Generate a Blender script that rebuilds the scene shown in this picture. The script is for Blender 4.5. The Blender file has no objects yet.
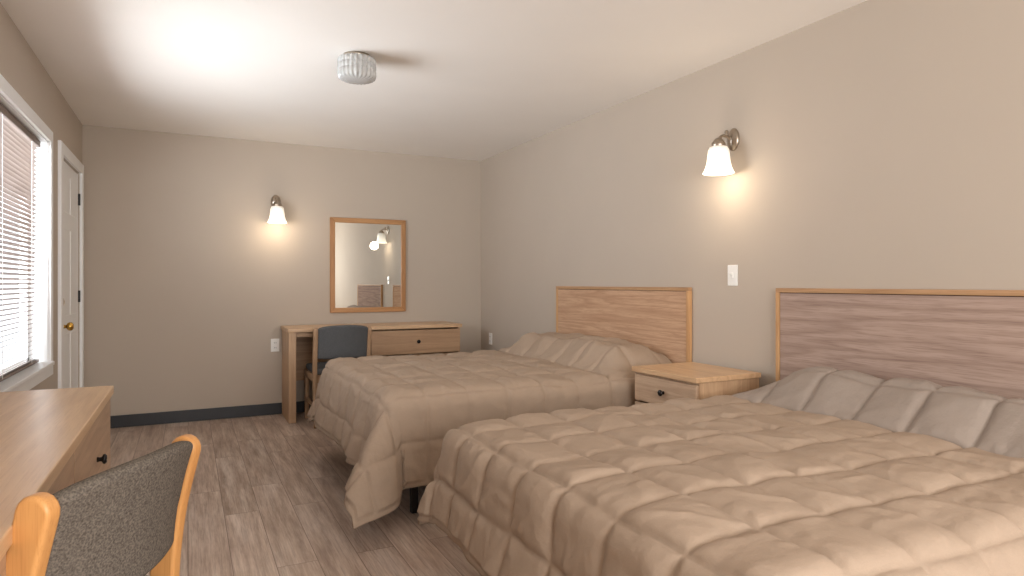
import bpy, bmesh, math
import numpy as np
from mathutils import Vector, Matrix, noise
D=bpy.data
scene=bpy.context.scene
scene.view_settings.view_transform='Standard'
scene.view_settings.look='None'
scene.view_settings.exposure=0.0
def lin(r,g,b):
    def f(c):
        c/=255.0
        return c/12.92 if c<=0.04045 else ((c+0.055)/1.055)**2.4
    return (f(r),f(g),f(b),1)
# ---------------- materials
def newmat(name):
    m=D.materials.new(name); m.use_nodes=True
    nt=m.node_tree; b=nt.nodes['Principled BSDF']
    return m,nt,b
def N(nt,t,**k):
    n=nt.nodes.new(t)
    for a,v in k.items(): setattr(n,a,v)
    return n
def coords(nt,scale=(1,1,1),rot=(0,0,0),loc=(0,0,0)):
    tc=N(nt,'ShaderNodeTexCoord'); mp=N(nt,'ShaderNodeMapping')
    mp.inputs['Scale'].default_value=scale; mp.inputs['Rotation'].default_value=rot; mp.inputs['Location'].default_value=loc
    nt.links.new(tc.outputs['Object'],mp.inputs['Vector'])
    return mp.outputs['Vector']
def noisen(nt,vec,scale,detail=3,rough=.5):
    n=N(nt,'ShaderNodeTexNoise'); n.inputs['Scale'].default_value=scale
    n.inputs['Detail'].default_value=detail; n.inputs['Roughness'].default_value=rough
    nt.links.new(vec,n.inputs['Vector']); return n.outputs['Fac']
def ramp(nt,fac,stops):
    r=N(nt,'ShaderNodeValToRGB'); e=r.color_ramp.elements
    e[0].position,e[0].color=stops[0]; e[1].position,e[1].color=stops[-1]
    for p,c in stops[1:-1]:
        x=e.new(p); x.color=c
    nt.links.new(fac,r.inputs['Fac']); return r.outputs['Color']
def mix(nt,a,b,fac,mode='MIX'):
    m=N(nt,'ShaderNodeMix',data_type='RGBA',blend_type=mode)
    for s,v in ((0,fac),(6,a),(7,b)):
        if isinstance(v,bpy.types.NodeSocket): nt.links.new(v,m.inputs[s])
        else: m.inputs[s].default_value=v
    return m.outputs[2]
def bump(nt,b,h,strength,dist=.01):
    n=N(nt,'ShaderNodeBump'); n.inputs['Strength'].default_value=strength; n.inputs['Distance'].default_value=dist
    nt.links.new(h,n.inputs['Height']); nt.links.new(n.outputs['Normal'],b.inputs['Normal'])
def plain(name,col,rough=.6,metal=0,var=.06,nscale=30,bmp=0):
    m,nt,b=newmat(name)
    v=coords(nt); f=noisen(nt,v,nscale,4)
    c0=tuple(x*(1-var) for x in col[:3])+(1,); c1=tuple(min(1,x*(1+var)) for x in col[:3])+(1,)
    nt.links.new(ramp(nt,f,[(.3,c0),(.7,c1)]),b.inputs['Base Color'])
    b.inputs['Roughness'].default_value=rough; b.inputs['Metallic'].default_value=metal
    if bmp: bump(nt,b,f,bmp,.002)
    return m
def oak(name,axis,light,dark,rough=.42,seed=0,rings=9.0,ac=6.5,con=.35,pore=.4,spec=.4):
    m,nt,b=newmat(name)
    s1=[ac]*3; s1[axis]=.5
    s2=[330]*3; s2[axis]=9
    s3=[45]*3; s3[axis]=.9
    f=noisen(nt,coords(nt,s1,loc=(seed,seed*1.7,seed*.3)),1.0,2,.4)
    mu=N(nt,'ShaderNodeMath',operation='MULTIPLY'); mu.inputs[1].default_value=rings; nt.links.new(f,mu.inputs[0])
    pp=N(nt,'ShaderNodeMath',operation='FRACT'); nt.links.new(mu.outputs[0],pp.inputs[0])
    dk=tuple(light[i]*(1-con)+dark[i]*con for i in range(3))+(1,)
    c=ramp(nt,pp.outputs[0],[(0,dk),(.2,light),(.5,light),(1,dk)])
    f3=noisen(nt,coords(nt,s3),1.0,3,.5)
    c=mix(nt,c,dark,ramp(nt,f3,[(.42,(0,0,0,1)),(.75,(.35,.35,.35,1))]))
    f2=noisen(nt,coords(nt,s2),1.0,2,.6)
    c=mix(nt,c,dark,ramp(nt,f2,[(.5,(0,0,0,1)),(.68,(pore,pore,pore,1))]))
    nt.links.new(c,b.inputs['Base Color']); b.inputs['Roughness'].default_value=rough
    b.inputs['Specular IOR Level'].default_value=spec
    bump(nt,b,f2,.12,.001)
    return m
WALL=plain('wall_paint',lin(186,173,159),.9,0,.012,3,.02)
CEIL=plain('ceiling_paint',lin(243,238,232),.9,0,.01,3)
WHITE=plain('white_trim_paint',lin(240,240,240),.35,0,.01,5)
PLASTIC=plain('white_plastic',lin(238,236,232),.3,0,.01,5)
BLACK=plain('black_rubber',lin(38,38,42),.45,0,.08,20)
KNOB=plain('black_knob',lin(28,24,24),.25,.4,.05,20)
NICKEL=plain('brushed_nickel',lin(176,164,150),.3,1,.06,60)
BRASS=plain('brass',lin(200,160,80),.25,1,.05,40)
STEEL=plain('dark_steel',lin(40,38,38),.4,.6,.05,40)
BOXSP=plain('box_spring_fabric',lin(150,160,172),.9,0,.06,80,.2)
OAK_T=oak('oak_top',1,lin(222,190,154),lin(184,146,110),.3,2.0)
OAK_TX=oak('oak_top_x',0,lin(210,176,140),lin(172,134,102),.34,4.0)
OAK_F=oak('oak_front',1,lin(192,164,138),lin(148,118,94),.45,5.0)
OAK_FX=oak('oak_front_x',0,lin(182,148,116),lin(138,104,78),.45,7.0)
OAK_V=oak('oak_vertical',2,lin(200,166,132),lin(158,122,92),.45,3.0)
OAK_H=oak('oak_headboard',1,lin(202,167,138),lin(152,114,88),.75,11.0,9,10,.4,.5,.0)
OAK_H2=oak('oak_headboard_b',1,lin(180,157,144),lin(128,105,96),.75,3.3,9,10,.4,.5,.0)
OAK_TR=oak('oak_trim',1,lin(214,178,140),lin(172,132,96),.35,1.0)
OAK_TRH=oak('oak_headboard_trim',1,lin(188,150,114),lin(144,108,76),.6,1.0,spec=.1)
OAK_TRV=oak('oak_trim_v',2,lin(204,162,118),lin(164,120,82),.6,1.0,spec=.1)
OAK_TRX=oak('oak_trim_x',0,lin(186,138,90),lin(144,98,58),.4,1.0)
OAK_MV=oak('oak_mirror_v',2,lin(180,132,86),lin(138,92,54),.4,1.0)
BENT=oak('honey_bentwood',2,lin(218,160,98),lin(190,130,74),.32,6.0,5,6,.3)
BENT2=oak('tan_bentwood',2,lin(178,146,116),lin(140,108,82),.4,6.0,5,6,.3)
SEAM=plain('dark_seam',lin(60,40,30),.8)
def floor_mat():
    m,nt,b=newmat('vinyl_plank')
    v=coords(nt,(1,1,1),(0,0,math.pi/2))
    br=N(nt,'ShaderNodeTexBrick',offset=.37); nt.links.new(v,br.inputs['Vector'])
    br.inputs['Color1'].default_value=(.2,.2,.2,1); br.inputs['Color2'].default_value=(.85,.85,.85,1)
    br.inputs['Mortar'].default_value=(0,0,0,1); br.inputs['Scale'].default_value=1
    br.inputs['Mortar Size'].default_value=.0016; br.inputs['Brick Width'].default_value=1.2; br.inputs['Row Height'].default_value=.165
    tc=N(nt,'ShaderNodeTexCoord'); ad=N(nt,'ShaderNodeVectorMath',operation='MULTIPLY_ADD')
    nt.links.new(br.outputs['Color'],ad.inputs[0]); ad.inputs[1].default_value=(3,17,0); nt.links.new(tc.outputs['Object'],ad.inputs[2])
    def mp(sc):
        q=N(nt,'ShaderNodeMapping'); q.inputs['Scale'].default_value=sc; nt.links.new(ad.outputs[0],q.inputs['Vector']); return q.outputs['Vector']
    s=noisen(nt,mp((20,1.7,1)),1.0,7,.68)
    s2=noisen(nt,mp((8,1.2,1)),1.0,6,.7)
    s4=noisen(nt,mp((140,4,1)),1.0,3,.65)
    c=ramp(nt,s,[(.32,lin(148,124,108)),(.5,lin(190,168,152)),(.68,lin(220,203,189))])
    c=mix(nt,c,lin(226,214,205),ramp(nt,s2,[(.5,(0,0,0,1)),(.72,(.6,.6,.6,1))]))
    c=mix(nt,c,lin(130,107,94),ramp(nt,s4,[(.48,(0,0,0,1)),(.7,(.5,.5,.5,1))]))
    bc=ramp(nt,br.outputs['Color'],[(0,(.35,.31,.29,1)),(.2,(.84,.83,.82,1)),(.85,(1,1,1,1))])
    c=mix(nt,c,bc,1.0,'MULTIPLY')
    nt.links.new(c,b.inputs['Base Color']); b.inputs['Roughness'].default_value=.34
    bump(nt,b,s4,.1,.001)
    return m
FLOOR=floor_mat()
def fabric(name,c,rough=.95,scale=700,sp=.1,crk=.3,gs=22,spec=.12):
    m,nt,b=newmat(name)
    f=noisen(nt,coords(nt),scale,2); g=noisen(nt,coords(nt),gs,5,.6)
    c0=tuple(x*(1-sp) for x in c[:3])+(1,); c1=tuple(x*(1+sp) for x in c[:3])+(1,)
    col=ramp(nt,f,[(.3,c0),(.7,c1)])
    col=mix(nt,col,ramp(nt,g,[(.3,(.95,.95,.95,1)),(.7,(1,1,1,1))]),1.0,'MULTIPLY')
    nt.links.new(col,b.inputs['Base Color']); b.inputs['Roughness'].default_value=rough
    b.inputs['Specular IOR Level'].default_value=spec
    bump(nt,b,g,crk,.006)
    return m
TAN=fabric('tan_comforter_fabric',lin(169,149,131),.85,sp=.05,crk=.85,gs=16)
TAUPE=fabric('taupe_comforter_fabric',lin(156,143,133),.85,sp=.05,crk=.85,gs=16)
GREY=fabric('grey_tweed',lin(106,98,90),.95,240,.45,.1)
GREYB=fabric('charcoal_tweed',lin(92,93,95),.95,260,.25,.1)
def blind_mat():
    m,nt,b=newmat('blind_slat')
    b.inputs['Roughness'].default_value=.5
    f=noisen(nt,coords(nt,(3,3,40)),1,2)
    nt.links.new(ramp(nt,f,[(.3,lin(108,92,82)),(.7,lin(124,108,98))]),b.inputs['Base Color'])
    return m
BLIND=blind_mat()
def mirror_mat():
    m,nt,b=newmat('mirror_glass'); b.inputs['Metallic'].default_value=1
    b.inputs['Base Color'].default_value=(.66,.68,.67,1); b.inputs['Roughness'].default_value=.012
    return m
MIRROR=mirror_mat()
def glow(name,col,strength):
    m,nt,b=newmat(name)
    b.inputs['Base Color'].default_value=(.9,.88,.84,1); b.inputs['Roughness'].default_value=.3
    b.inputs['Emission Color'].default_value=col
    g=N(nt,'ShaderNodeTexCoord'); sp=N(nt,'ShaderNodeSeparateXYZ'); nt.links.new(g.outputs['Generated'],sp.inputs[0])
    r=N(nt,'ShaderNodeMapRange'); r.inputs['From Min'].default_value=0; r.inputs['From Max'].default_value=1
    r.inputs['To Min'].default_value=strength*1.6; r.inputs['To Max'].default_value=strength*.35
    nt.links.new(sp.outputs[2],r.inputs['Value']); nt.links.new(r.outputs[0],b.inputs['Emission Strength'])
    return m
SHADE=glow('frosted_shade_glass',(1,.88,.7,1),.75)
BULB=glow('warm_bulb',(1,.84,.62,1),3.0)
def glassy():
    m,nt,b=newmat('ribbed_glass')
    b.inputs['Base Color'].default_value=(.86,.86,.85,1); b.inputs['Roughness'].default_value=.12
    b.inputs['Transmission Weight'].default_value=.6; b.inputs['IOR'].default_value=1.45
    return m
RIB=glassy()
def winglass():
    m,nt,b=newmat('window_glass')
    for n in list(nt.nodes):
        if n.type=='BSDF_PRINCIPLED': nt.nodes.remove(n)
    t=N(nt,'ShaderNodeBsdfTransparent'); g=N(nt,'ShaderNodeBsdfGlossy'); g.inputs['Roughness'].default_value=.02
    x=N(nt,'ShaderNodeMixShader'); x.inputs[0].default_value=.06
    nt.links.new(t.outputs[0],x.inputs[1]); nt.links.new(g.outputs[0],x.inputs[2])
    nt.links.new(x.outputs[0],nt.nodes['Material Output'].inputs['Surface'])
    return m
WGLASS=winglass()
# ---------------- mesh helpers
def link(me,name,mats,parent=None,smooth=False):
    o=D.objects.new(name,me); scene.collection.objects.link(o)
    for m in (mats if isinstance(mats,(list,tuple)) else [mats]): me.materials.append(m)
    if smooth:
        for p in me.polygons: p.use_smooth=True
    if parent: o.parent=parent
    return o
def empty(name,loc=(0,0,0),rz=0):
    e=D.objects.new(name,None); scene.collection.objects.link(e); e.location=loc; e.rotation_euler=(0,0,rz)
    e.empty_display_size=.1
    return e
def addbox(bm,lo,hi,mi=0):
    r=bmesh.ops.create_cube(bm,size=1)
    for v in r['verts']:
        for i in range(3): v.co[i]=lo[i] if v.co[i]<0 else hi[i]
    for f in {f for v in r['verts'] for f in v.link_faces}: f.material_index=mi
def boxes(name,bl,mats,parent=None,bevel=0,loc=None):
    bm=bmesh.new()
    for b in bl: addbox(bm,b[0],b[1],b[2] if len(b)>2 else 0)
    me=D.meshes.new(name); bm.to_mesh(me); bm.free()
    o=link(me,name,mats,parent)
    if bevel:
        md=o.modifiers.new('bevel','BEVEL'); md.width=bevel; md.segments=3; md.limit_method='ANGLE'
        md2=o.modifiers.new('wn','WEIGHTED_NORMAL')
        for p in me.polygons: p.use_smooth=True
    return o
def lathe(name,prof,mat,parent=None,M=Matrix.Identity(4),segs=40,rib=0,nrib=0,smooth=True,solid=0):
    bm=bmesh.new(); rows=[]
    for r,z in prof:
        row=[]
        for i in range(segs):
            a=2*math.pi*i/segs
            rr=r*(1+(rib*math.cos(nrib*a) if rib else 0))
            row.append(bm.verts.new(M@Vector((rr*math.cos(a),rr*math.sin(a),z))))
        rows.append(row)
    for j in range(len(rows)-1):
        for i in range(segs):
            bm.faces.new((rows[j][i],rows[j][(i+1)%segs],rows[j+1][(i+1)%segs],rows[j+1][i]))
    bmesh.ops.remove_doubles(bm,verts=bm.verts,dist=1e-5)
    bmesh.ops.recalc_face_normals(bm,faces=bm.faces)
    me=D.meshes.new(name); bm.to_mesh(me); bm.free()
    o=link(me,name,mat,parent,smooth)
    if solid:
        s=o.modifiers.new('s','SOLIDIFY'); s.thickness=solid
    return o
def tube(name,pts,r,mat,parent=None):
    cu=D.curves.new(name,'CURVE'); cu.dimensions='3D'; cu.bevel_depth=r; cu.bevel_resolution=5; cu.use_fill_caps=True
    sp=cu.splines.new('BEZIER'); sp.bezier_points.add(len(pts)-1)
    for p,c in zip(sp.bezier_points,pts):
        p.co=c; p.handle_left_type=p.handle_right_type='AUTO'
    cu.materials.append(mat)
    tmp=D.objects.new('tmp',cu); scene.collection.objects.link(tmp)
    dg=bpy.context.evaluated_depsgraph_get(); me=D.meshes.new_from_object(tmp.evaluated_get(dg))
    D.objects.remove(tmp)
    o=D.objects.new(name,me); scene.collection.objects.link(o)
    for p in me.polygons: p.use_smooth=True
    if parent: o.parent=parent
    return o
# ---------------- room
XL,XR,YB,YS,ZC=-.755,2.715,6.18,-1.7,2.44
T=.14
boxes('floor',[((XL-T,YS-T,-.1),(XR+T,YB+T,0))],FLOOR)
boxes('ceiling',[((XL-T,YS-T,ZC),(XR+T,YB+T,ZC+.1))],CEIL)
boxes('wall_right',[((XR,YS,0),(XR+T,YB,ZC))],WALL)
boxes('wall_back',[((XL-T,YB,0),(XR+T,YB+T,ZC))],WALL)
WY0,WY1,WZ0,WZ1=2.95,4.75,.69,2.03
DY0,DY1,DZ=5.17,6.03,2.03
boxes('wall_left',[((XL-T,YS,0),(XL,WY0,ZC)),((XL-T,WY0,0),(XL,WY1,WZ0)),((XL-T,WY0,WZ1),(XL,WY1,ZC)),
  ((XL-T,WY1,0),(XL,DY0,ZC)),((XL-T,DY0,DZ),(XL,DY1,ZC)),((XL-T,DY1,0),(XL,YB,ZC))],WALL)
SX0,SX1,SZ0,SZ1=-.3,2.3,.8,2.2
boxes('wall_front',[((XL-T,YS-T,0),(SX0,YS,ZC)),((SX1,YS-T,0),(XR+T,YS,ZC)),((SX0,YS-T,0),(SX1,YS,SZ0)),((SX0,YS-T,SZ1),(SX1,YS,ZC))],WALL)
boxes('baseboard_back',[((XL,YB-.012,0),(XR,YB,.10))],BLACK,bevel=.003)
boxes('baseboard_right',[((XR-.012,YS,0),(XR,YB-.013,.10))],BLACK,bevel=.003)
boxes('baseboard_left',[((XL,YS,0),(XL+.012,DY0-.1,.10))],BLACK,bevel=.003)
# window left
w=empty('window_1')
boxes('casing',[((XL-.002,WY1,WZ0-.07),(XL+.018,WY1+.065,WZ1+.07)),((XL-.002,WY0-.065,WZ0-.07),(XL+.018,WY0,WZ1+.07)),
  ((XL-.002,WY0,WZ1),(XL+.018,WY1,WZ1+.07)),((XL-.002,WY0,WZ0-.07),(XL+.018,WY1,WZ0))],WHITE,w,.004)
boxes('sill',[((XL-.08,WY0+.001,WZ0-.005),(XL+.035,WY1-.001,WZ0+.018))],WHITE,w,.004)
mid=(WY0+WY1)/2
boxes('sash_frame',[((XL-.13,WY0,WZ0),(XL-.09,WY0+.05,WZ1)),((XL-.13,WY1-.05,WZ0),(XL-.09,WY1,WZ1)),
 ((XL-.13,WY0,WZ0),(XL-.09,WY1,WZ0+.05)),((XL-.13,WY0,WZ1-.05),(XL-.09,WY1,WZ1)),((XL-.13,mid-.025,WZ0),(XL-.09,mid+.025,WZ1))],WHITE,w,.003)
boxes('jamb_liner',[((XL-.13,WY1-.008,WZ0),(XL,WY1,WZ1)),((XL-.13,WY0,WZ0),(XL,WY0+.008,WZ1)),((XL-.13,WY0,WZ1-.008),(XL,WY1,WZ1))],WHITE,w)
boxes('glass',[((XL-.113,WY0+.05,WZ0+.05),(XL-.109,WY1-.05,WZ1-.05))],WGLASS,w)
# blinds
bl=empty('window_blinds')
bm=bmesh.new(); z=WZ0+.05; pitch=.0255; tilt=math.radians(25)
xc=XL-.05
while z<WZ1-.06:
    n=4; pr=[]
    for i in range(n+1):
        u=(i/n-.5)*.026; cam=.002*(1-(2*i/n-1)**2)
        pr.append((xc+u*math.cos(tilt), z+cam+u*math.sin(tilt)))
    for i in range(n):
        a,b_=pr[i],pr[i+1]
        vs=[bm.verts.new((a[0],WY0+.015,a[1])),bm.verts.new((b_[0],WY0+.015,b_[1])),bm.verts.new((b_[0],WY1-.05,b_[1])),bm.verts.new((a[0],WY1-.05,a[1]))]
        bm.faces.new(vs)
    z+=pitch
me=D.meshes.new('slats'); bm.to_mesh(me); bm.free(); link(me,'slats',BLIND,bl,True)
boxes('headrail',[((xc-.02,WY0+.012,WZ1-.05),(xc+.022,WY1-.045,WZ1-.012))],BLIND,bl,.003)
boxes('bottom_rail',[((xc-.016,WY0+.015,WZ0+.022),(xc+.016,WY1-.05,WZ0+.038))],BLIND,bl,.003)
boxes('ladder_cords',[((xc-.0165,y-.0015,WZ0+.03),(xc-.0145,y+.0015,WZ1-.04)) for y in (3.2,3.85,4.5)]+[((xc+.0145,y-.0015,WZ0+.03),(xc+.0165,y+.0015,WZ1-.04)) for y in (3.2,3.85,4.5)],PLASTIC,bl)
# unseen window behind the camera, added to let in fill light
w2=empty('fill_window')
boxes('casing',[((SX0-.06,YS-.002,SZ0-.06),(SX0,YS+.018,SZ1+.06)),((SX1,YS-.002,SZ0-.06),(SX1+.06,YS+.018,SZ1+.06)),((SX0,YS-.002,SZ1),(SX1,YS+.018,SZ1+.06)),((SX0,YS-.002,SZ0-.06),(SX1,YS+.018,SZ0))],WHITE,w2,.004)
boxes('sash_frame',[((SX0,YS-.1,SZ0),(SX0+.05,YS-.06,SZ1)),((SX1-.05,YS-.1,SZ0),(SX1,YS-.06,SZ1)),((SX0,YS-.1,SZ0),(SX1,YS-.06,SZ0+.05)),((SX0,YS-.1,SZ1-.05),(SX1,YS-.06,SZ1)),((.975,YS-.1,SZ0),(1.025,YS-.06,SZ1))],WHITE,w2,.003)
# door
d=empty('door_1')
boxes('door_slab',[((XL-.05,DY0+.012,.012),(XL-.008,DY1-.012,DZ-.012))],WHITE,d,.002)
pn=[]
for (a,b_) in ((DY0+.11,DY0+.40),(DY1-.40,DY1-.11)):
    for (z0,z1) in ((.2,.82),(.95,1.55),(1.67,1.93)):
        pn.append(((XL-.010,a,z0),(XL-.003,b_,z1)))
boxes('raised_panels',pn,WHITE,d,.004)
boxes('door_casing',[((XL-.002,DY0-.085,0),(XL+.02,DY0,DZ+.075)),((XL-.002,DY1,0),(XL+.02,DY1+.085,DZ+.075)),((XL-.002,DY0,DZ),(XL+.02,DY1,DZ+.075))],WHITE,d,.004)
boxes('hinges',[((XL-.012,DY1-.02,z),(XL+.006,DY1-.002,z+.09)) for z in (.2,1.03,1.78)],STEEL,d,.002)
MX=Matrix.Translation((XL-.008,DY0+.09,.885))@Matrix.Rotation(math.pi/2,4,'Y')
lathe('door_knob',[(0,0),(.032,0),(.032,.006),(.012,.010),(.011,.03),(.022,.036),(.029,.048),(.027,.062),(.015,.07),(0,.071)],BRASS,d,MX)
MX=Matrix.Translation((XL-.008,DY0+.09,1.05))@Matrix.Rotation(math.pi/2,4,'Y')
lathe('deadbolt',[(0,0),(.03,0),(.028,.014),(.01,.018),(0,.019)],BRASS,d,MX)
# ---------------- switch / outlets
def plate(name,c,nx,outlet):
    e=empty(name)
    if nx:
        f=lambda a,b,c0,c1,dz0,dz1:((XR-b,c[0]+c0,c[1]+dz0),(XR-a,c[0]+c1,c[1]+dz1))
    else:
        f=lambda a,b,c0,c1,dz0,dz1:((c[0]+c0,YB-b,c[1]+dz0),(c[0]+c1,YB-a,c[1]+dz1))
    boxes('cover_plate',[f(0,.007,-.036,.036,-.058,.058)],PLASTIC,e,.003)
    if outlet:
        boxes('sockets',[f(.007,.010,-.017,.017,.008,.036),f(.007,.010,-.017,.017,-.036,-.008)],PLASTIC,e,.002)
        boxes('slots',[f(.010,.0105,s-.0015,s+.0015,z,z+.011) for s in (-.007,.007) for z in (.016,-.028)],BLACK,e)
    else:
        boxes('toggle',[f(.007,.012,-.008,.008,-.016,.016),f(.012,.024,-.004,.004,0,.012)],PLASTIC,e,.0015)
plate('light_switch',(2.694,1.22),True,False)
plate('wall_outlet',(.700,.62),False,True)
plate('wall_outlet',(5.93,.62),True,True)
# ---------------- sconces
def sconce(loc,rz):
    e=empty('wall_sconce',loc,rz)
    R=Matrix.Rotation(-math.pi/2,4,'X')
    S=Matrix.Diagonal((.8,1.2,1,1))
    lathe('backplate',[(0,0),(.052,0),(.052,.006),(.045,.014),(.03,.02),(.014,.026),(0,.027)],NICKEL,e,R@S)
    tube('arm',[(0,.02,0),(0,.05,.012),(0,.085,.012),(0,.11,-.012),(0,.112,-.03)],.008,NICKEL,e)
    lathe('finial',[(0,.03),(.008,.027),(.012,.018),(.009,.006),(.013,0),(0,-.004)],NICKEL,e,Matrix.Translation((0,.055,.018)),24)
    M=Matrix.Translation((0,.112,-.02))
    lathe('socket_cup',[(0,.016),(.018,.014),(.028,.002),(.036,-.012),(.038,-.03),(.034,-.034),(0,-.034)],NICKEL,e,M)
    lathe('shade',[(.040,-.03),(.048,-.034),(.056,-.052),(.060,-.085),(.063,-.115),(.070,-.145),(.080,-.168),(.085,-.176)],SHADE,e,M,48,solid=.003)
    lathe('bulb',[(0,-.03),(.012,-.035),(.013,-.06),(.024,-.08),(.029,-.1),(.024,-.122),(.012,-.133),(0,-.135)],BULB,e,M,24)
    L=D.lights.new('sconce_light','POINT'); L.energy=3.4; L.color=(1,.83,.62); L.shadow_soft_size=.06
    lo=D.objects.new('lamp_light',L); scene.collection.objects.link(lo); lo.parent=e; lo.location=(0,.22,-.24)
sconce((XR,2.69,1.975),math.pi/2)
sconce((.705,YB,1.905),math.pi)
# ---------------- ceiling light
c=empty('ceiling_light',(.84,3.62,0))
lathe('canopy',[(0,ZC),(.075,ZC),(.075,ZC-.014),(.07,ZC-.018),(0,ZC-.018)],NICKEL,c)
lathe('glass_drum',[(.06,ZC-.014),(.094,ZC-.018),(.101,ZC-.026),(.101,ZC-.046),(.095,ZC-.05),(.101,ZC-.054),(.101,ZC-.078),(.095,ZC-.082),(.101,ZC-.086),(.101,ZC-.11),(.096,ZC-.128),(.08,ZC-.136),(.04,ZC-.14),(0,ZC-.141)],RIB,c,segs=192,rib=.045,nrib=24,solid=.004)
lathe('bulb',[(0,ZC-.018),(.014,ZC-.022),(.015,ZC-.04),(.028,ZC-.06),(.028,ZC-.085),(.015,ZC-.105),(0,ZC-.108)],PLASTIC,c,segs=24)
lathe('reflector',[(0,ZC-.0185),(.06,ZC-.0185),(.06,ZC-.022),(0,ZC-.022)],PLASTIC,c)
# ---------------- mirror
mr=empty('wall_mirror')
mx0,mx1,mz0,mz1=1.18,1.905,.90,1.79; fw=.046; y0=YB-.028; y1=YB-.001
def frame_piece(name,quad,mat):
    bm=bmesh.new()
    f=[bm.verts.new((x,y0,z)) for x,z in quad]; b_=[bm.verts.new((x,y1,z)) for x,z in quad]
    bm.faces.new(f); bm.faces.new(b_[::-1])
    for i in range(4): bm.faces.new((f[i],b_[i],b_[(i+1)%4],f[(i+1)%4]))
    bmesh.ops.recalc_face_normals(bm,faces=bm.faces)
    me=D.meshes.new(name); bm.to_mesh(me); bm.free(); o=link(me,name,mat,mr)
    md=o.modifiers.new('b','BEVEL'); md.width=.006; md.segments=3
frame_piece('frame_top',[(mx0,mz1),(mx1,mz1),(mx1-fw,mz1-fw),(mx0+fw,mz1-fw)],OAK_TRX)
frame_piece('frame_bottom',[(mx0,mz0),(mx1,mz0),(mx1-fw,mz0+fw),(mx0+fw,mz0+fw)],OAK_TRX)
frame_piece('frame_left',[(mx0,mz0),(mx0,mz1),(mx0+fw,mz1-fw),(mx0+fw,mz0+fw)],OAK_MV)
frame_piece('frame_right',[(mx1,mz0),(mx1,mz1),(mx1-fw,mz1-fw),(mx1-fw,mz0+fw)],OAK_MV)
boxes('mirror_glass',[((mx0+fw-.005,YB-.014,mz0+fw-.005),(mx1-fw+.005,YB-.008,mz1-fw+.005))],MIRROR,mr)
# ---------------- headboards
def headboard(ya,yb,panel):
    e=empty('headboard')
    xf=XR-.032; zt=1.152; zb=.30; t=.022
    boxes('panel',[((xf+.006,ya+t+.003,zb),(XR-.002,yb-t-.003,zt-t-.003))],panel,e)
    boxes('reveal',[((xf+.010,ya+.01,zb+.01),(XR-.003,yb-.01,zt-.01))],SEAM,e)
    boxes('top_rail',[((xf,ya,zt-t),(XR-.002,yb,zt))],OAK_TRH,e,.003)
    boxes('side_rails',[((xf,ya,zb),(XR-.002,ya+t,zt-t)),((xf,yb-t,zb),(XR-.002,yb,zt-t))],OAK_TRV,e,.003)
    boxes('wall_cleat_legs',[((xf+.008,ya+.15,0),(XR-.014,ya+.23,zb)),((xf+.008,yb-.23,0),(XR-.014,yb-.15,zb))],OAK_V,e)
headboard(3.02,4.59,OAK_H)
headboard(.80,2.375,OAK_H2)
# ---------------- nightstand
ns=empty('nightstand')
nx0,nx1,ny0,ny1,nz=2.24,2.67,2.46,2.965,.712
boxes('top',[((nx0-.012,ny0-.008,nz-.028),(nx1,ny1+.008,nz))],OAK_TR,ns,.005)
boxes('carcass',[((nx0+.018,ny0+.002,.05),(nx1-.005,ny0+.022,nz-.028)),((nx0+.018,ny1-.022,.05),(nx1-.005,ny1-.002,nz-.028)),((nx1-.02,ny0+.02,.05),(nx1-.006,ny1-.02,nz-.028)),((nx0+.02,ny0+.02,.06),(nx1-.01,ny1-.02,.08)),((nx0+.02,ny0+.02,nz-.05),(nx1-.01,ny1-.02,nz-.028))],OAK_V,ns,.002)
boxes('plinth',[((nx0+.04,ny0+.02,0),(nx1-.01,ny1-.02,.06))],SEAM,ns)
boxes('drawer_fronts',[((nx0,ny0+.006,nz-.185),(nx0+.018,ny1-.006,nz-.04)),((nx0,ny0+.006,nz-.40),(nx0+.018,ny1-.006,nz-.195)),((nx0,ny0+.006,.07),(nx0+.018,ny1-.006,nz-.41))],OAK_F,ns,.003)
def knob(parent,p,ax):
    M=Matrix.Translation(p)@(Matrix.Rotation(-math.pi/2,4,'Y') if ax=='-x' else Matrix.Rotation(math.pi/2,4,'Y') if ax=='x' else Matrix.Rotation(math.pi/2,4,'X'))
    lathe('knob',[(0,0),(.009,0),(.007,.008),(.008,.014),(.016,.018),(.017,.024),(.012,.029),(0,.03)],KNOB,parent,M,24)
for z in (nz-.112,nz-.297,nz-.52): knob(ns,(nx0,(ny0+ny1)/2,z),'-x')
# ---------------- desk (rear)
dk=empty('writing_desk')
dx0,dx1,dy0,dy1,dz=.755,2.30,5.70,6.165,.795
boxes('top',[((dx0-.01,dy0-.012,dz-.032),(dx1+.01,dy1,dz))],OAK_TX,dk,.004)
boxes('left_panel',[((dx0,dy0+.01,0),(dx0+.06,dy1-.01,dz-.032))],OAK_V,dk,.003)
px_=1.46
boxes('pedestal',[((px_-.02,dy0+.02,.06),(px_+.002,dy1-.01,dz-.032)),((dx1-.022,dy0+.02,.06),(dx1,dy1-.01,dz-.032)),((px_,dy1-.03,.06),(dx1-.02,dy1-.012,dz-.032)),((px_,dy0+.03,.06),(dx1-.02,dy1-.02,.08))],OAK_V,dk,.002)
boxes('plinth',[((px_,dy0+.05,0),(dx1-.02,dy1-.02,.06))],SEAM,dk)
boxes('modesty_panel',[((dx0+.06,dy1-.06,.3),(px_-.02,dy1-.04,dz-.032))],OAK_FX,dk)
boxes('apron',[((dx0+.06,dy0+.03,dz-.075),(px_-.02,dy0+.05,dz-.032))],OAK_FX,dk)
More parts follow.
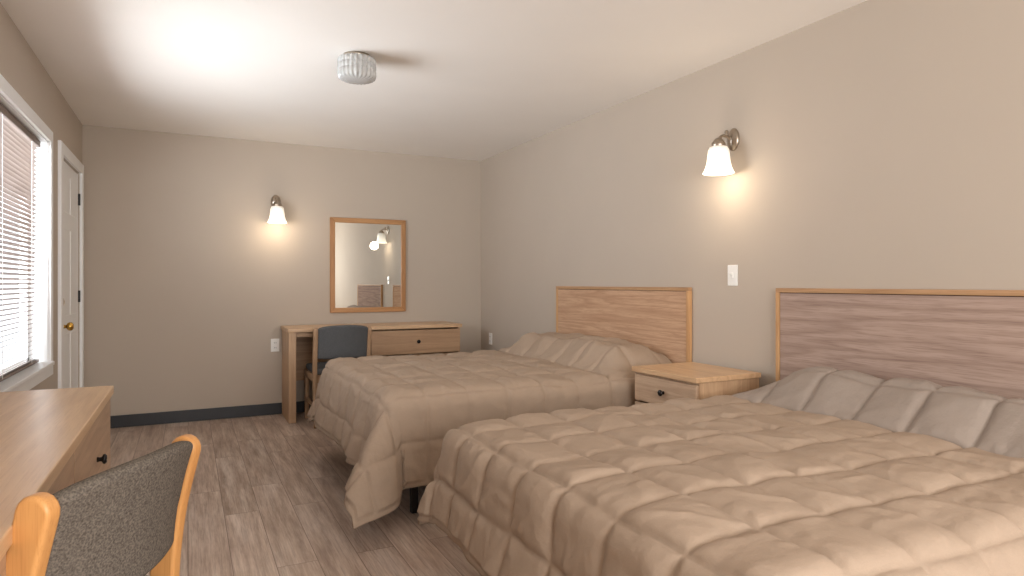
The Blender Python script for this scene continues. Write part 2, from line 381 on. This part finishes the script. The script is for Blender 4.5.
boxes('drawer_fronts',[((px_-.01,dy0,.535),(dx1-.008,dy0+.02,dz-.045)),((px_-.01,dy0,.31),(dx1-.008,dy0+.02,.525)),((px_-.01,dy0,.075),(dx1-.008,dy0+.02,.30))],OAK_FX,dk,.003)
for z in (.645,.42,.19): knob(dk,((px_+dx1)/2,dy0,z),'-y')
# ---------------- dresser desk (left)
dr=empty('dresser_desk')
fx=-.268; gy0,gy1=.75,3.07; gz=.765; ks=2.13
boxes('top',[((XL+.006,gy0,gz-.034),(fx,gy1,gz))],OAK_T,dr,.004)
boxes('carcass',[((XL+.015,gy1-.035,.05),(fx-.03,gy1-.012,gz-.034)),((XL+.015,ks,.05),(fx-.03,ks+.022,gz-.034)),((XL+.015,ks+.02,.05),(XL+.03,gy1-.03,gz-.034)),((XL+.02,ks+.02,.06),(fx-.04,gy1-.03,.08)),((XL+.015,gy0+.01,0),(fx-.02,gy0+.04,gz-.034))],OAK_V,dr,.002)
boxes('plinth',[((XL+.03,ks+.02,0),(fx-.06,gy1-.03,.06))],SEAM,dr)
boxes('drawer_fronts',[((fx-.03,ks+.006,.43),(fx-.01,gy1-.018,gz-.046)),((fx-.03,ks+.006,.075),(fx-.01,gy1-.018,.42))],OAK_F,dr,.003)
boxes('pencil_drawer',[((fx-.03,gy0+.05,gz-.15),(fx-.01,ks-.006,gz-.046))],OAK_F,dr,.003)
boxes('pencil_drawer_box',[((XL+.03,gy0+.06,gz-.14),(fx-.03,ks-.01,gz-.036))],SEAM,dr)
knob(dr,(fx-.01,2.62,.575),'x'); knob(dr,(fx-.01,2.62,.25),'x')
# ---------------- chairs
def prism(name,outline,x0,x1,mat,parent,bev=.008):
    bm=bmesh.new()
    a=[bm.verts.new((x0,y,z)) for y,z in outline]; b_=[bm.verts.new((x1,y,z)) for y,z in outline]
    bm.faces.new(a); bm.faces.new(b_[::-1]); n=len(a)
    for i in range(n): bm.faces.new((a[i],b_[i],b_[(i+1)%n],a[(i+1)%n]))
    bmesh.ops.recalc_face_normals(bm,faces=bm.faces)
    me=D.meshes.new(name); bm.to_mesh(me); bm.free(); o=link(me,name,mat,parent,True)
    md=o.modifiers.new('b','BEVEL'); md.width=bev; md.segments=3; md.limit_method='ANGLE'; md.angle_limit=math.radians(40)
    o.modifiers.new('w','WEIGHTED_NORMAL')
    return o
def softbox(name,lo,hi,mat,parent,warp=None,bev=.018,cuts=(12,2,8)):
    bm=bmesh.new()
    nx,ny,nz_=cuts; vs={}
    def V(i,j,k):
        if (i,j,k) not in vs:
            u,v,w_=i/nx,j/ny,k/nz_
            vs[(i,j,k)]=bm.verts.new((lo[0]+(hi[0]-lo[0])*u,lo[1]+(hi[1]-lo[1])*v,lo[2]+(hi[2]-lo[2])*w_))
        return vs[(i,j,k)]
    for i in range(nx):
        for j in range(ny):
            for k in (0,nz_): bm.faces.new((V(i,j,k),V(i+1,j,k),V(i+1,j+1,k),V(i,j+1,k)))
    for i in range(nx):
        for k in range(nz_):
            for j in (0,ny): bm.faces.new((V(i,j,k),V(i+1,j,k),V(i+1,j,k+1),V(i,j,k+1)))
    for j in range(ny):
        for k in range(nz_):
            for i in (0,nx): bm.faces.new((V(i,j,k),V(i,j+1,k),V(i,j+1,k+1),V(i,j,k+1)))
    bmesh.ops.recalc_face_normals(bm,faces=bm.faces)
    if warp:
        for v in bm.verts: v.co=warp(v.co.copy())
    me=D.meshes.new(name); bm.to_mesh(me); bm.free(); o=link(me,name,mat,parent,True)
    md=o.modifiers.new('b','BEVEL'); md.width=bev; md.segments=4; md.limit_method='ANGLE'; md.angle_limit=math.radians(50)
    o.modifiers.new('w','WEIGHTED_NORMAL')
    return o
def smoothpath(pts,n=8):
    out=[]
    P=[pts[0]]+list(pts)+[pts[-1]]
    for i in range(1,len(P)-2):
        for k in range(n):
            t=k/n; p0,p1,p2,p3=P[i-1],P[i],P[i+1],P[i+2]
            out.append(tuple(.5*((2*p1[q])+(-p0[q]+p2[q])*t+(2*p0[q]-5*p1[q]+4*p2[q]-p3[q])*t*t+(-p0[q]+3*p1[q]-3*p2[q]+p3[q])*t**3) for q in range(3)))
    out.append(tuple(P[-2])) 
    return out
def chair(loc,rz,fab,wood,top=.82,tw=.05,dep=.455):
    e=empty('desk_chair',loc,rz)
    W=.235
    path=smoothpath([(-.035,0,.036),(.0,.22,.046),(.022,.43,.062),(.004,.62,.060),(-.032,top-.03,tw)],8)
    left=[];right=[]
    for i,(y,z,wd) in enumerate(path):
        a=path[max(0,i-1)]; b_=path[min(len(path)-1,i+1)]
        ty,tz=b_[0]-a[0],b_[1]-a[1]; l=math.hypot(ty,tz) or 1; ny,nz_=tz/l,-ty/l
        left.append((y-ny*wd/2,z-nz_*wd/2)); right.append((y+ny*wd/2,z+nz_*wd/2))
    y,z,wd=path[-1]; a0=math.atan2(path[-1][1]-path[-3][1],path[-1][0]-path[-3][0])
    cap=[(y+wd/2*math.cos(a0+t),z+wd/2*math.sin(a0+t)) for t in np.linspace(-math.pi/2,math.pi/2,9)[1:-1]]
    outline=left+cap[::-1]+right[::-1]
    for s,nm in ((-1,'rear_post_l'),(1,'rear_post_r')):
        prism(nm,outline,s*W-(.034 if s>0 else 0),s*W+(.034 if s<0 else 0),wood,e,.009)
    fd=dep-.055
    for s,nm in ((-1,'front_leg_l'),(1,'front_leg_r')):
        prism(nm,[(fd,0),(fd+.035,0),(fd+.05,.42),(fd-.01,.42)],s*W-(.034 if s>0 else 0),s*W+(.034 if s<0 else 0),wood,e,.006)
        prism('side_rail_'+nm[-1],[(.01,.37),(fd+.01,.36),(fd+.01,.42),(.01,.43)],s*W-(.028 if s>0 else -.006),s*W+(.028 if s<0 else -.006),wood,e,.005)
        prism('stretcher_'+nm[-1],[(-.01,.15),(fd+.02,.16),(fd+.02,.19),(-.01,.18)],s*W-(.026 if s>0 else -.008),s*W+(.026 if s<0 else -.008),wood,e,.004)
    boxes('cross_rails',[((-W+.03,fd-.005,.35),(W-.03,fd+.02,.415)),((-W+.03,.0,.36),(W-.03,.024,.42))],wood,e,.003)
    def ws(p):
        r=(1-(p.x/W)**2)*(1-((p.y-dep*.47)/(dep*.57))**2); 
        if p.z>.44: p.z+=.025*max(0,r)
        return p
    softbox('seat',(-W+.012,.0,.425),(W-.012,dep,.475),fab,e,ws,.02,(12,10,2))
    z0,z1=.555,top+.004
    def wb(p):
        u=p.x/(W-.03); t=(p.z-z0)/(z1-z0)
        p.y+= .008-.04*t*t-.014*t -.048*(1-u*u)
        p.z-= .014*abs(u)**4 if t>.5 else 0
        p.z+= .010*(1-u*u)*t
        return p
    softbox('backrest',(-W+.028,-.020,z0),(W-.028,.026,z1),fab,e,wb,.018,(20,2,8))
    return e
ch=chair((-.146,1.574,0),math.atan2(.41,.25),GREY,BENT,.812,.066,.40)
ch2=chair((1.145,5.46,0),0,GREYB,BENT2,.82)
# ---------------- beds
def sm(x,a,b):
    t=np.clip((x-a)/(b-a),0,1); return t*t*(3-2*t)
def vnoise(P):
    return np.array([noise.noise(Vector(p)) for p in P])
def bed(x0,x1,ya,yb,ztop,seed,drop_foot,drop_near,drop_far,kcor,mats,pill,flare_c,puff,ph,ramp_,acell):
    e=empty('bed')
    boxes('mattress',[((x0+.02,ya+.02,.40),(x1-.03,yb-.02,ztop-.05))],BOXSP,e,.04)
    boxes('box_spring',[((x0+.03,ya+.03,.185),(x1-.03,yb-.03,.395))],BOXSP,e,.02)
    legs=[]
    for lx in (x0+.12,(x0+x1)/2,x1-.2):
        for ly in (ya+.08,yb-.08): legs.append(((lx-.018,ly-.018,.0),(lx+.018,ly+.018,.16)))
    boxes('metal_frame',[((x0+.03,ya+.02,.145),(x1-.05,ya+.06,.185)),((x0+.03,yb-.06,.145),(x1-.05,yb-.02,.185)),((x0+.03,ya+.04,.15),(x0+.07,yb-.04,.18)),((x1-.22,ya+.05,.15),(x1-.18,yb-.05,.18))]+legs,STEEL,e,.003)
    L=x1-x0; W=yb-ya; st=.0075
    A=np.arange(-drop_foot,L+1e-6,st); B=np.arange(-drop_near,W+drop_far+1e-6,st)
    a,b=np.meshgrid(A,B,indexing='ij'); sh=a.shape
    a=a.ravel(); b=b.ravel()
    dx=np.maximum(0,-a); dn=np.maximum(0,-b); df=np.maximum(0,b-W); dy=dn+df
    sgn=np.where(dn>0,-1.0,1.0)
    mx=np.maximum(dx,dy); mn=np.minimum(dx,dy)
    r=np.hypot(dx,dy)
    kc=np.where(sgn<0,kcor[0],kcor[1])
    d=mx+kc*mn
    phi=np.arctan2(dy,dx)
    nxv=np.where(r>0,-dx/np.maximum(r,1e-9),0); nyv=np.where(r>0,sgn*dy/np.maximum(r,1e-9),0)
    R=.085
    ang_=np.minimum(d/R,math.pi/2)
    off=R*np.sin(ang_); zz=-R*(1-np.cos(ang_))
    rest=np.maximum(0,d-R*math.pi/2)
    cor=np.clip(2*np.sin(phi)*np.cos(phi),0,1)*np.clip(mn/.12,0,1)
    fc=np.where(sgn<0,flare_c[0],flare_c[1])
    w_side=sm(phi,math.pi*.2,math.pi*.5)
    fl=(.22*(1-w_side)+.03*w_side)+fc*cor
    off+=fl*rest; zz-=rest*np.sqrt(np.maximum(.2,1-fl**2))
    s=np.where(dx>0,np.where(dy>0,np.where(sgn<0,-phi*.42,W+phi*.42),b),np.where(b<0,-.66-np.maximum(a,0),W+.66+np.maximum(a,0)))
    s=np.where((dx<=0)&(dy<=0),b,s)
    n1=vnoise(np.stack([s*3.4,d*.7,np.full_like(s,seed)],1)); n2=vnoise(np.stack([s*9,d*1.5,np.full_like(s,seed+5)],1))
    side_amp=1-.65*w_side
    ampl=np.clip(rest/.40,0,1.2)
    off+=side_amp*(.055*n1+.022*n2)*ampl + .018*cor*np.sin(phi*9+seed)*ampl
    off=np.maximum(off,np.minimum(R*np.sin(ang_),.08))
    px=x0+np.maximum(a,0)+nxv*off; py=ya+np.clip(b,0,W)+nyv*off
    ax=x0+a; inside=1-sm(d,0,.05)
    low=vnoise(np.stack([a*1.6,b*1.6,np.full_like(a,seed+9)],1)); med=vnoise(np.stack([a*5,b*5,np.full_like(a,seed+2)],1))
    z=ztop+zz+(.016*low+.008*med)*(1-sm(d,.0,.2))
    z+= .010*np.sin(np.clip(a,0,L)/L*math.pi)*np.sin(np.clip(b,0,W)/W*math.pi)
    bw=b+.02*low
    edge=sm(bw,-.05,.18)*(1-sm(bw,W-.18,W+.05))
    gap=1-.10*np.exp(-((b-W*.5)/.08)**2)
    wav=.014*vnoise(np.stack([b*3,b*0,np.full_like(b,seed+3)],1))
    xs=x1-ax
    prof=sm(-(xs+wav),-pill,-pill+ramp_)*(1-.40*sm(-(xs),-.12,.0))
    z+=ph*prof*edge*gap*(1+.15*med)
    z-=.014*np.exp(-((xs+wav-pill)/.022)**2)*inside
    z=np.where(z<.03,.03+.004*med,z)
    P=np.stack([px,py,z],1).reshape(sh+(3,))
    ga=np.gradient(P,axis=0); gb=np.gradient(P,axis=1); nr=np.cross(ga,gb); nr/=np.maximum(np.linalg.norm(nr,axis=2,keepdims=True),1e-9)
    # quilting: stitched squares
    wa=a+.014*vnoise(np.stack([a*2,b*4,np.full_like(a,seed+1)],1))+.004*vnoise(np.stack([a*9,b*12,np.full_like(a,seed+31)],1))
    wb=b+.014*vnoise(np.stack([a*4,b*2,np.full_like(a,seed+4)],1))+.004*vnoise(np.stack([a*12,b*9,np.full_like(a,seed+33)],1))
    ca,cb=acell,.225
    wa=wa-(L-pill)
    ua=2*((wa/ca)%1)-1; ub=2*(((wb+.06)/cb)%1)-1
    sa=(1-np.abs(ua))*ca/2; sb=(1-np.abs(ub))*cb/2
    fa=1-np.exp(-sa/.011); fb=1-np.exp(-sb/.011)
    dome=(1-.6*np.abs(ua)**2.2)*(1-.6*np.abs(ub)**2.2)
    q=np.minimum(fa,fb)*(.5+.5*dome)
    cell=np.floor(wa/ca)*7.3+np.floor((wb+.06)/cb)*3.1
    cellv=vnoise(np.stack([cell,cell*0+.5,np.full_like(a,seed+40)],1))
    g1=vnoise(np.stack([a*36,b*7,np.full_like(a,seed+7)],1)); g2=vnoise(np.stack([a*7,b*36,np.full_like(a,seed+8)],1))
    ridge=(1-np.abs(vnoise(np.stack([a*5+b*3,b*4-a*2,cell*.5],1)))*5).clip(0,1)
    ridge3=(1-np.abs(vnoise(np.stack([a*6-b*4,b*6+a*3,np.full_like(a,seed+27)],1)))*6).clip(0,1)
    h=puff*q*(1+.3*med+.4*cellv) + .0055*g1*np.exp(-sb/.04)*fb + .0055*g2*np.exp(-sa/.04)*fa + .0050*ridge*np.minimum(fa,fb)*np.minimum(1,np.minimum(sa,sb)/.03) +.002*ridge3
    hem=np.minimum(np.minimum(a+drop_foot,b+drop_near),W+drop_far-b)
    h=np.where(hem<.03,.006*(1-np.exp(-np.abs(hem-.03)/.006)),h)
    P=P+nr*h.reshape(sh)[...,None]
    P[...,2]=np.maximum(P[...,2],.012)
    na,nb=sh
    idx=np.arange(na*nb).reshape(sh)
    f=np.stack([idx[:-1,:-1],idx[1:,:-1],idx[1:,1:],idx[:-1,1:]],-1).reshape(-1,4)
    me=D.meshes.new('comforter'); me.from_pydata(P.reshape(-1,3).tolist(),[],f.tolist()); me.update()
    o=link(me,'comforter',mats,e,True)
    if len(mats)>1:
        am=(xs+wav).reshape(sh)[:-1,:-1].ravel()
        me.polygons.foreach_set('material_index',(am<pill).astype(np.int32))
    sd=o.modifiers.new('s','SOLIDIFY'); sd.thickness=.012; sd.offset=-1
    return e
bed(.92,2.675,3.14,4.56,.640,1.3,.45,.50,.40,(.46,.10),[TAN],.52,(.44,.06),.016,.14,.20,.22)
bed(.95,2.675,.86,2.27,.636,7.7,.40,.46,.42,(.12,.12),[TAN,TAUPE],.37,(.12,.14),.021,.135,.22,.20)
# ---------------- lights
def area(name,loc,rot,sx,sy,en,col):
    L=D.lights.new(name,'AREA'); L.shape='RECTANGLE'; L.size=sx; L.size_y=sy; L.energy=en; L.color=col
    o=D.objects.new(name,L); scene.collection.objects.link(o); o.location=loc; o.rotation_euler=rot
area('fill_light_front',(1.0,YS-.12,1.5),(math.radians(90),0,0),2.5,1.35,118,(1,.98,.95))  # fill lamp added behind the camera, set in the added window opening
# local Z size (size_x) is vertical after the rotation about Y: 1.3 m high, 2.4 m wide
area('daylight_left_window',(XL-.42,3.85,1.75),(0,math.radians(-90),0),1.3,2.4,225,(.90,.95,1))
wd=D.worlds.new('sky'); scene.world=wd; wd.use_nodes=True
bg=wd.node_tree.nodes['Background']; bg.inputs[0].default_value=(.92,.96,1,1); bg.inputs[1].default_value=1.5
# ---------------- camera
cd=D.cameras.new('camera'); cam=D.objects.new('camera',cd); scene.collection.objects.link(cam)
cam.location=(0,0,1.178); cam.rotation_euler=(math.radians(90),0,-math.radians(26.46))
cd.sensor_width=36; cd.lens=36*651/1024; cd.shift_y=-5/1024; cd.clip_start=.05
scene.camera=cam
